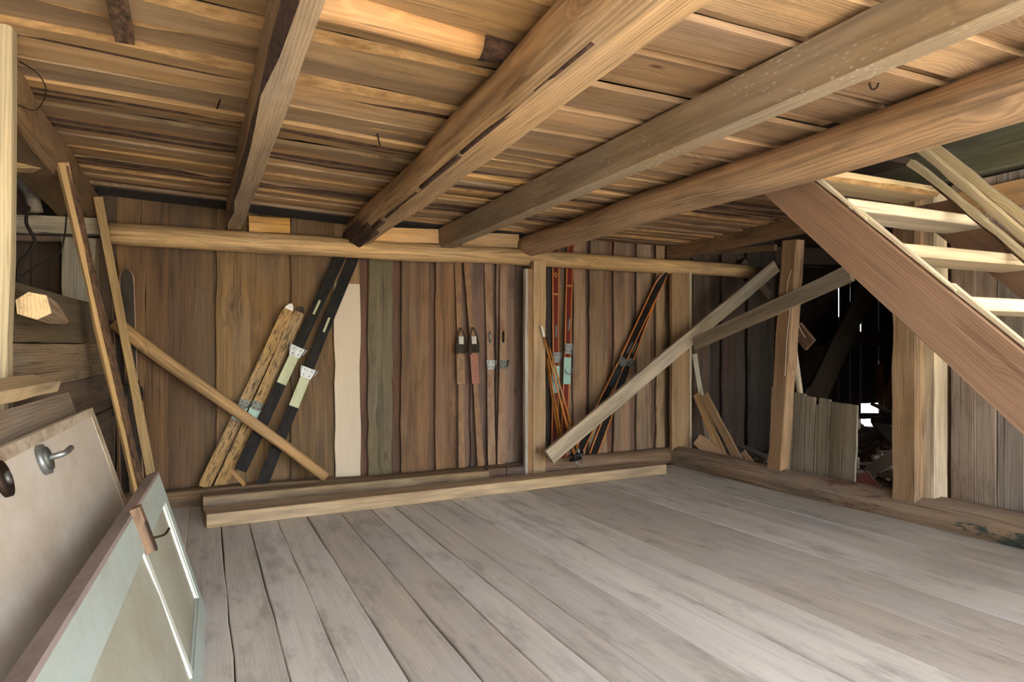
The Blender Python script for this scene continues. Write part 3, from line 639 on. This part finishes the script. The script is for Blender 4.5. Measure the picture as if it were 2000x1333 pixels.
# red skis
for k, (tp, tl, ty, hy, lb) in enumerate((((1085, 470), (1083, 896), 700, 648, 'red ski beside the centre post, pale green foot plate'), ((1114, 469), (1100, 897), 684, 636, 'red ski leaning away from the centre post, pale green foot plate'))):
    o, P, wd, L = ski(lb, tp, tl, 16, ('ski_red', 'ski_orange', 'ski_black'), ytip=5.857, ytail=5.80-.03*k, tipz=.004, waist=.82, edge=.14, group='red skis')
    u = (tl[1]-ty)/(tl[1]-tp[1])
    pl(o, 'foot_plate', P(u-.10), .26, wd*.98, .006, 'ski_mint'); toe_iron(o, P(u, 0, .005), .076, 'steel', .1)
    clip(o, P((tl[1]-hy)/(tl[1]-tp[1])), .13)
    mm = P(u, 0, .012); s = 1 if k else -1
    tube('cable', [mm @ Vector(p) for p in ((.02, -s*.05, .01), (-.1, -s*.056, .012), (-.2, -s*.05, .014), (-.245, -s*.02, .02), (-.23, s*.02, .015), (-.2, s*.03, .012))], .005, M['steel'], o, n=6)
    for uu in ((tl[1]-(538 if k == 0 else 523))/426,):
        tube('ring_mark', [P(uu, 0, .003) @ Vector((.02*math.cos(a), .014*math.sin(a), 0)) for a in [q*math.pi/4 for q in range(8)]], .004, M['gold'], o, n=5)
    for q in range(5):
        pl(o, 'letter_mark', P((tl[1]-(576 if k == 0 else 562))/426, (q-2)*.011, .002), .016+.006*(q % 2), .006, .002, 'gold', 0)
# black skis with orange edges
for k, (tp, tl, bu, lb) in enumerate((((1297, 533), (1131, 880), (1209, 713), 'black orange-edged ski in front of its twin'), ((1290, 540), (1158, 889), (1231, 712), 'black orange-edged ski behind its twin, foot further along the sill'))):
    o, P, wd, L = ski(lb, tp, tl, 20, ('ski_black', 'ski_orange', 'ski_black'), ytip=5.85-.085*(1-k), ytail=5.83-.085*(1-k), tipz=.04, waist=.86, edge=.13, group='black orange-edged skis')
    u = (tl[1]-bu[1])/(tl[1]-tp[1])
    toe_iron(o, P(u), .1, 'steel_worn', .085); clip(o, P(u+.08), .12, 'steel_worn'); pl(o, 'foot_plate', P(u-.09), .2, wd*.75, .005, 'rubber')
# dark skis in the corner
for k, (tp, tl, yy, lb) in enumerate((((247, 526), (268, 965), 5.745, 'dark blunt-tipped ski in the corner behind the clean lath'), ((232, 560), (250, 960), 5.845, 'second dark ski in the corner, mostly hidden by its twin'))):
    o, P, wd, L = ski(lb, tp, tl, 27, ('ski_dark', 'ski_wood', 'ski_dark'), ytip=yy+.02, ytail=yy, tipz=.02, waist=.8, edge=.08, tiplen=.06, group='dark skis in the corner')
    mm = P(.47)
    tube('toe_strap', [mm @ Vector(p) for p in ((-.09, -.06, .005), (0, -.06, .05), (.02, 0, .07), (0, .06, .05), (-.09, .065, .005), (-.15, .07, .01))], .014, M['leather'], o, n=6)
    pl(o, 'toe_plate', mm, .12, wd, .006, 'leather')
# bamboo ski poles
for k, (tp, tl, bas, lb) in enumerate((((1060, 648), (1124, 897), True, 'bamboo ski pole with round basket and steel spike'), ((1070, 668), (1131, 886), True, 'bamboo ski pole with a small pale basket next to the round-basket pole'),
                                       ((1062, 676), (1092, 858), False, 'bamboo pole without basket touching the centre post'), ((1067, 690), (1096, 852), False, 'thin bamboo pole half hidden between the red skis'))):
    A = V(*tl, Y=(5.53, 5.63, 5.70, 5.67)[k]); B = V(*tp, Y=(5.555, 5.66, 5.74, 5.70)[k])
    o = empty('ski_pole', A, lb, 'ski pole', 'bamboo ski poles'); d = (B-A).normalized()
    tube('shaft', [A, B], lambda u: .0125-.004*u, M['bamboo'], o, n=8, sub=1)
    for q in range(1, 6):
        c = A+(B-A)*(q/6); tube('joint', [c-d*.004, c+d*.004], .013, M['bamboo'], o, n=8)
    tube('grip', [B-d*.05, B+d*.05], .011, M['white_chip' if k == 0 else 'leather'], o, n=8)
    if bas:
        rad = .055 if k == 0 else .04
        u = d.orthogonal().normalized(); w2 = d.cross(u); c = A+d*.0
        tube('basket', [c+(u*math.cos(a)+w2*math.sin(a))*rad for a in [q*math.pi/6 for q in range(13)]], .008, M['rubber'], o, n=6, sub=2)
        for q in range(4):
            a = q*math.pi/4; tube('spoke', [c+(u*math.cos(a)+w2*math.sin(a))*rad, c-(u*math.cos(a)+w2*math.sin(a))*rad], .004, M['rubber'], o, n=5)
        tube('ferrule', [c-d*.02, c+d*.05], .014, M['steel' if k else 'rubber'], o, n=8)
    tube('spike', [A-d*.10 if bas else A-d*.05, A], lambda u: .003+.009*u, M['steel'], o, n=8)

# ------------------------------------------------------------------ two old doors leaning on the left
def slab(name, quad, thick, mat, parent, col=None, u=(0, 1), v=(0, 1), off=0.0):
    """box on a leaning quad: quad = near-bottom, far-bottom, far-top, near-top"""
    a, b, c, d = [Vector(p) for p in quad]
    def q(s, t): return (a*(1-s)+b*s)*(1-t)+(d*(1-s)+c*s)*t
    nrm = (b-a).cross(d-a).normalized()
    if nrm.x < 0: nrm = -nrm
    pts = [q(u[0], v[0])+nrm*off, q(u[1], v[0])+nrm*off, q(u[1], v[1])+nrm*off, q(u[0], v[1])+nrm*off]
    return prism(name, pts, -nrm*thick, mat, parent, col), nrm, q
# back one: plain cream leaf
d1 = empty('leaning_door', (-.18, 2.4, 0), 'plain cream-painted door with a steel lever, leaning towards the board partition', 'door')
Q1 = [(-.185, 1.38, 0), (-.166, 3.45, 0), V(180, 797, Y=3.45), (-.467, 1.38, .916)]
leaf, n1, q1 = slab('leaf', Q1, .042, M['door_cream'], d1)
slab('edge_strip', Q1, .044, M['door_edge'], d1, v=(.965, 1.0), off=.002)
slab('edge_strip', Q1, .044, M['door_edge'], d1, u=(.955, 1.0), v=(.35, .965), off=.002)
def on_quad(px, py, Q):
    a, b, c, d = [Vector(p) for p in Q]; n = (b-a).cross(c-a).normalized(); r = ray(px, py); o = Vector((0, 0, CH))
    return o+r*((a-o).dot(n)/r.dot(n))
k1 = on_quad(80, 900, Q1)
tube('lever_plate', [k1+n1*.0, k1+n1*.016], .045, M['steel'], d1, n=20)
tube('lever_rim', [k1+n1*.012, k1+n1*.024], .034, M['steel_worn'], d1, n=20)
tube('lever', [k1+n1*.02, k1+n1*.055, k1+n1*.062+Vector((0, .03, .0)), k1+n1*.064+Vector((0, .085, .004))], .009, M['steel'], d1, n=8)
k2 = on_quad(2, 938, Q1)
tube('lock_plate', [k2, k2+n1*.012], .045, M['iron'], d1, n=16); tube('keyhole', [k2+n1*.011, k2+n1*.02], .016, M['steel_worn'], d1, n=10)
# front one: framed mint leaf
d2 = empty('leaning_door', (-.05, 2.3, 0), 'pale mint framed door with cream mouldings, leaning in front of the cream door', 'door')
Q2 = [(-.02, 1.15, 0), (.005, 3.366, 0), V(310, 923, Y=3.366), (-.255, 1.15, .632)]
slab('panel', Q2, .018, M['door_panel'], d2, u=(.02, .98), v=(.03, .97), off=-.014)
slab('stile', Q2, .045, M['door_mint'], d2, v=(.82, 1.0)); slab('stile', Q2, .045, M['door_mint'], d2, v=(0, .14))
slab('rail', Q2, .045, M['door_mint'], d2, u=(.955, 1.0), v=(.14, .82)); slab('rail', Q2, .045, M['door_mint'], d2, u=(0, .06), v=(.14, .82))
slab('top_edge', Q2, .047, M['edge_wood'], d2, v=(.992, 1.012), off=.001)
slab('moulding', Q2, .02, M['moulding'], d2, u=(.938, .955), v=(.16, .82), off=-.004)
slab('moulding', Q2, .02, M['moulding'], d2, u=(.595, .618), v=(.14, .82), off=-.003)
slab('moulding', Q2, .012, M['door_mint'], d2, u=(.618, .938), v=(.14, .165), off=-.006)
kb = on_quad(238, 1110, Q2); _, n2, q2 = slab('catch_board', Q2, .03, M['wood'], d2, (118, 92, 72), u=(.600, .622), v=(.80, 1.03), off=.03)
slab('catch_plate', Q2, .006, M['iron'], d2, u=(.597, .604), v=(.80, .95), off=.034)
tube('bent_nail', [q2(.62, .85)+n2*.03, q2(.625, .84)+n2*.06, q2(.64, .85)+n2*.075], .004, M['iron'], d2, n=5)
# boards behind the doors
tag(plank('leaning_board', (-.43, 1.4, .50), (-.41, 3.46, .50), 1.0, .05, (146, 126, 104), M['wood_old'], up=(1, 0, .31), seg=8), 'wide grey board standing on edge behind the cream door', 'board')
tag(plank('leaning_board', (-.60, 1.7, 1.032), (-.585, 3.26, 1.032), .1, .045, (190, 164, 126), M['wood'], up=(.3, 0, 1), seg=8), 'pale capped board edge lying along the top of the wide grey board', 'board')
# stub of a cut pole
a = V(66, 598, Y=3.25); b = V(128, 628, Y=4.0)
stub = empty('pole_stub', a, 'cut wedge of pale wood sticking out of the top partition board', 'wood stub')
def wedge(name, a, b, ra, rb, mat, col, par):
    m, L = frame(a, b); rings = []
    for x, r_ in ((-L/2, ra), (-L*.15, ra*.92), (L/2, rb)):
        rings.append([(x, r_*cy*1.1, r_*cz) for cy, cz in ((-1, -.5), (-.2, -1), (.9, -.6), (1, .4), (.3, 1), (-.7, .8))])
    v, f = loft(rings); return mesh_obj(name, v, f, mat, m, par, col)
wedge('stub_body', a, b, .055, .012, M['wood'], (170, 140, 112), stub)
wedge('cut_end', a-(b-a).normalized()*.004, a+(b-a).normalized()*.004, .054, .054, M['wood_fresh'], (206, 174, 128), stub)
# things behind the partition
tag(tube('curved_branch', [V(20, 352, Y=5.3), V(42, 358, Y=5.3), V(60, 378, Y=5.3), V(70, 415, Y=5.3)], .042, M['wood_old'], n=10, col=(150, 134, 110)), 'bent grey branch above the whitish rail behind the partition', 'branch')
tag(plank('side_post', V(152, 655, Y=5.45), V(154, 466, Y=5.5), .19, .03, (150, 140, 120), M['wood_old'], up=(0, 1, 0), seg=6, jit=.01), 'weathered grey upright board under the whitish rail', 'board')
tag(tube('hanging_wire', [V(57, 405, Y=5.25), V(51, 435, Y=5.2), V(68, 470, Y=5.2), V(55, 495, Y=5.2), V(38, 515, Y=5.2), V(35, 560, Y=5.2)], .011, M['cable'], n=6), 'thick dark wire hanging from the bent branch', 'wire')
tag(tube('hanging_wire', [V(130, 418, Y=5.4), V(126, 460, Y=5.3), V(112, 500, Y=5.2), V(70, 520, Y=5.2), V(42, 540, Y=5.2)], .006, M['cable'], n=6), 'thin dark wire looping below the whitish rail', 'wire')
tag(tube('ceiling_wire', [V(38, 120, Y=3.2), V(75, 145, Y=3.2), V(90, 180, Y=3.25), V(70, 215, Y=3.2), V(35, 205, Y=3.2)], .0025, M['iron'], n=5), 'thin wire loop curling off the top of the pale front post', 'wire')
tag(plank('short_strut', V(5, 305, Y=4.2), V(62, 308, Y=4.3), .14, .08, (168, 140, 98), M['wood'], up=(0, 1, 0), seg=3), 'short pale strut end beside the pale front post under the thick hewn beam', 'strut')
for k, (a, b) in enumerate((((430, 195), (424, 212)), ((735, 252), (742, 284)))):
    tag(tube('ceiling_nail', [V(*a, Z=2.33), V(*b, Z=2.27)], .004, M['iron'], n=5), ['bent nail in a loft board between hewn beam and narrow beam', 'bent nail sticking out of a loft board beside the round log'][k], 'nail')
tag(tube('ceiling_hook', [V(1698, 162, Z=2.25), V(1702, 174, Z=2.23), V(1712, 172, Z=2.235), V(1716, 162, Z=2.25)], .004, M['iron'], n=5), 'small iron staple in the loft boards between grey beam and the log above the stairs', 'hook')

# ------------------------------------------------------------------ plank panel and the debris room
gp = empty('plank_panel', (4.62, 4.1, .1), 'low panel of six weathered boards with notched tops, standing behind the sill', 'panel')
y = 4.62
for k, (wd, drop) in enumerate(((.12, 0), (.11, .0), (.03, .05), (.125, 0), (.1, .008), (.03, .06), (.12, 0), (.125, .01), (.13, .0))):
    zt = .845-(4.62-y)*.125-drop
    plank('panel_board', (4.60, y-wd/2, .06), (4.635, y-wd/2, zt), wd-.009, .022, [(148, 134, 112), (140, 128, 106), (152, 140, 116), (140, 126, 104)][k % 4], M['wood_old'], up=(1, 0, 0), parent=gp, seg=6, jit=.004, cuts=(0, -.005))
    y -= wd
plank('ledge', (4.645, 4.6, .3), (4.645, 3.74, .3), .09, .022, (130, 116, 96), M['wood_old'], up=(1, 0, 0), parent=gp, seg=3)
plank('ledge', (4.655, 4.6, .62), (4.655, 3.74, .6), .08, .022, (130, 116, 96), M['wood_old'], up=(1, 0, 0), parent=gp, seg=3)
# heap of debris: uncountable rubble
r = random.Random(77); v = []; f = []; nx, ny = 60, 70
def heap(x, y):
    e = max(0, min(1, (x-4.62)/.5))
    return -.08+e*(.10+.26*max(0, noise.noise(Vector((x*.8, y*.8, 3.3)))+.35)+.05*noise.noise(Vector((x*4, y*4, 1))))
for j in range(ny+1):
    for i in range(nx+1):
        x = 4.72+6.0*i/nx; yy = .5+6.95*j/ny; v.append((x, yy, heap(x, yy)))
f = [(j*(nx+1)+i, j*(nx+1)+i+1, (j+1)*(nx+1)+i+1, (j+1)*(nx+1)+i) for j in range(ny) for i in range(nx) if not (4.72+6.0*i/nx < 6.08 and .5+6.95*(j+1)/ny > 5.86)]
for k in range(1400):
    x = r.uniform(4.75, 9.5); yy = r.uniform(2.6, 7.3); yy = min(yy, 5.55) if x < 6.3 else yy; z = heap(x, yy)+r.uniform(-.01, .02); s = r.uniform(.015, .06)
    R3 = Matrix.Rotation(r.uniform(0, 6.3), 3, 'Z') @ Matrix.Rotation(r.uniform(-.8, .8), 3, 'X')
    b = len(v); dx, dy, dz = s*r.uniform(.8, 2.6), s*.6, s*.25
    v += [Vector((x, yy, z))+R3 @ Vector((a*dx, c*dy, e*dz)) for a in (-1, 1) for c in (-1, 1) for e in (-1, 1)]
    f += [tuple(b+i for i in q) for q in ((0, 1, 3, 2), (4, 6, 7, 5), (0, 4, 5, 1), (2, 3, 7, 6), (0, 2, 6, 4), (1, 5, 7, 3))]
tag(mesh_obj('debris_heap', v, f, M['rubble']), 'dark heap of rubble and wood chips on the floor of the side room', 'debris', kind='stuff')
def deb(label, a, b, W, T, c, mat='wood_old', up=(0, 0, 1), name='broken_board', group=None, **kw):
    a = Vector(a); b = Vector(b)
    if name == 'broken_board' and min(a.x, b.x) > 4.7:
        up_ = max(heap(p.x, p.y)+.08-p.z for p in [a.lerp(b, q/6) for q in range(7)])
        if up_ > 0: a.z += up_; b.z += up_
    return tag(plank(name, a, b, W, T, c, M[mat], up=up, seg=5, jit=.006, **kw), label, 'board', group)
deb('pale narrow slat leaning behind the corner post', V(1388, 905, X=4.84), V(1357, 700, Y=5.825), .05, .02, (206, 196, 178), up=(-1, -.4, 0))
deb('tan leaning board with a square end behind the corner post', V(1412, 896, X=4.72), V(1361, 770, Y=5.76), .09, .03, (190, 150, 104), 'wood', up=(-1, -.4, 0))
deb('brown board leaning over the sill, top end sawn square', V(1450, 914, X=4.69), V(1376, 772, Y=5.60), .085, .03, (168, 136, 104), 'wood', up=(-1, -.3, 0))
deb('short thick offcut tipped onto the sill log', V(1438, 916, X=4.60), V(1364, 860, X=4.60), .13, .06, (186, 146, 110), 'wood', up=(-1, 0, .6))
deb('narrow splinter board lying against the sill log', V(1480, 920, X=4.68), V(1452, 884, X=4.69), .05, .025, (170, 132, 92), 'wood', up=(-1, 0, .3))
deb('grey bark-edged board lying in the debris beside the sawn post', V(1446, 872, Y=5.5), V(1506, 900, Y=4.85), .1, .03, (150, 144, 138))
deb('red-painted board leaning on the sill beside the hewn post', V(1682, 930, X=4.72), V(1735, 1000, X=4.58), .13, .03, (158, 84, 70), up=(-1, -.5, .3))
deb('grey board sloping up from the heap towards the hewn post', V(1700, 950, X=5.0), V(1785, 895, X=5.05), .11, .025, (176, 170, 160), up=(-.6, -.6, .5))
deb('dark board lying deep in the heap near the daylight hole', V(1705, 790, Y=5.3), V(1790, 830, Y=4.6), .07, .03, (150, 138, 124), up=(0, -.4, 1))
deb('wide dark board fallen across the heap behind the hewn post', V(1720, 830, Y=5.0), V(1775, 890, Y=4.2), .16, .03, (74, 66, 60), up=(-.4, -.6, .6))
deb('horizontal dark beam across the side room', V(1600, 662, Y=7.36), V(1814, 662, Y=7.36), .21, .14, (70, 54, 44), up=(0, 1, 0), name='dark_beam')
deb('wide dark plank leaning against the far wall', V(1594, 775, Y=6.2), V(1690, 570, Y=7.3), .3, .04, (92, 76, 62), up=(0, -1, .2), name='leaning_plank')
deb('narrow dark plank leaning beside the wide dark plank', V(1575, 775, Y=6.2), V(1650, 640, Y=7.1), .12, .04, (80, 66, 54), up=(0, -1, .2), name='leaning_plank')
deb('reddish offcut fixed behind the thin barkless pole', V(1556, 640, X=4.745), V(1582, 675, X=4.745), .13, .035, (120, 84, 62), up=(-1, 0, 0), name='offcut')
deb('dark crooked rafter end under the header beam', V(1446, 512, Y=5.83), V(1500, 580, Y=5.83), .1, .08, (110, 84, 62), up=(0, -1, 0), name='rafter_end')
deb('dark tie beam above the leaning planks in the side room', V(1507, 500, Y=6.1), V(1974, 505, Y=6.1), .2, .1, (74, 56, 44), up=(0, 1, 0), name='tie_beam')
deb('flat board lying under the red-painted board', V(1725, 985, X=5.0), V(1790, 1000, X=4.75), .1, .03, (120, 104, 92), up=(0, 0, 1))
def chunk(label, a, b, r0, c): tag(log('log_chunk', a, b, r0, r0*.9, c, n=10, seg=5, jit=.06), label, 'log')
chunk('firewood log lying across the daylight hole', V(1684, 813, Y=7.3), V(1716, 812, Y=7.3), .05, (120, 90, 66))
chunk('firewood log standing upright beside the daylight hole', V(1724, 800, Y=7.2), V(1718, 712, Y=7.3), .055, (190, 130, 84))
chunk('second upright log leaning next to the first by the daylight hole', V(1732, 795, Y=6.95), V(1742, 715, Y=7.05), .04, (160, 108, 72))
chunk('short dark log lying below the daylight hole', Vector((9.0, 7.0, heap(9.0, 7.0)+.13)), Vector((9.5, 7.0, heap(9.5, 7.0)+.13)), .055, (84, 68, 54))
laid = []
for k in range(26):
    for attempt in range(300):          # find a free spot on the heap
        L = r.uniform(.25, .7); x = r.uniform(5.1, 8.6); yy = r.uniform(3.2, 6.9); a = r.uniform(0, 3.14); t = r.uniform(-.12, .12)
        if x < 6.5: yy = min(yy, 5.3)
        hx, hy = abs(math.cos(a))*L/2+.08, abs(math.sin(a))*L/2+.08
        if all(abs(x-q[0]) > hx+q[2] or abs(yy-q[1]) > hy+q[3] for q in laid): break
    else: continue
    laid.append((x, yy, hx, hy)); z = heap(x, yy)+.06
    dd = Vector((math.cos(a), math.sin(a), t))*L/2; c = Vector((x, yy, z))
    cn, cc = r.choice([('grey-brown', (120, 104, 88)), ('dark', (96, 82, 70)), ('pale grey', (140, 128, 114)), ('reddish brown', (110, 80, 58))])
    deb('%s %s broken board lying loose on the debris heap' % ('short' if L < .45 else 'long', cn), c-dd, c+dd, r.uniform(.05, .12), .022, cc, group='%s %s boards on the debris heap' % ('short' if L < .45 else 'long', cn))
for k, (px, py, sz_, lb) in enumerate(((1722, 880, .07, 'larger crumpled pale scrap on the debris behind the plank panel'), (1738, 890, .06, 'crumpled pale scrap on the debris next to the hewn post'), (1708, 905, .05, 'smallest crumpled pale scrap on the debris above the red-painted board'))):
    c = V(px, py, Y=4.7); c.z = heap(c.x, c.y)+sz_*.5+.045; bm = bmesh.new(); bmesh.ops.create_icosphere(bm, subdivisions=2, radius=sz_)
    for q in bm.verts: q.co *= .7+.6*noise.noise(q.co*14+Vector((k, 0, 0)))+.15; q.co.z *= .6
    me = D.meshes.new('crumpled_paper'); bm.to_mesh(me); bm.free(); me.materials.append(M['paper']); o = D.objects.new('crumpled_paper', me); reg(o, Matrix.Translation(c)); tag(o, lb, 'scrap', 'pale scraps on the debris')
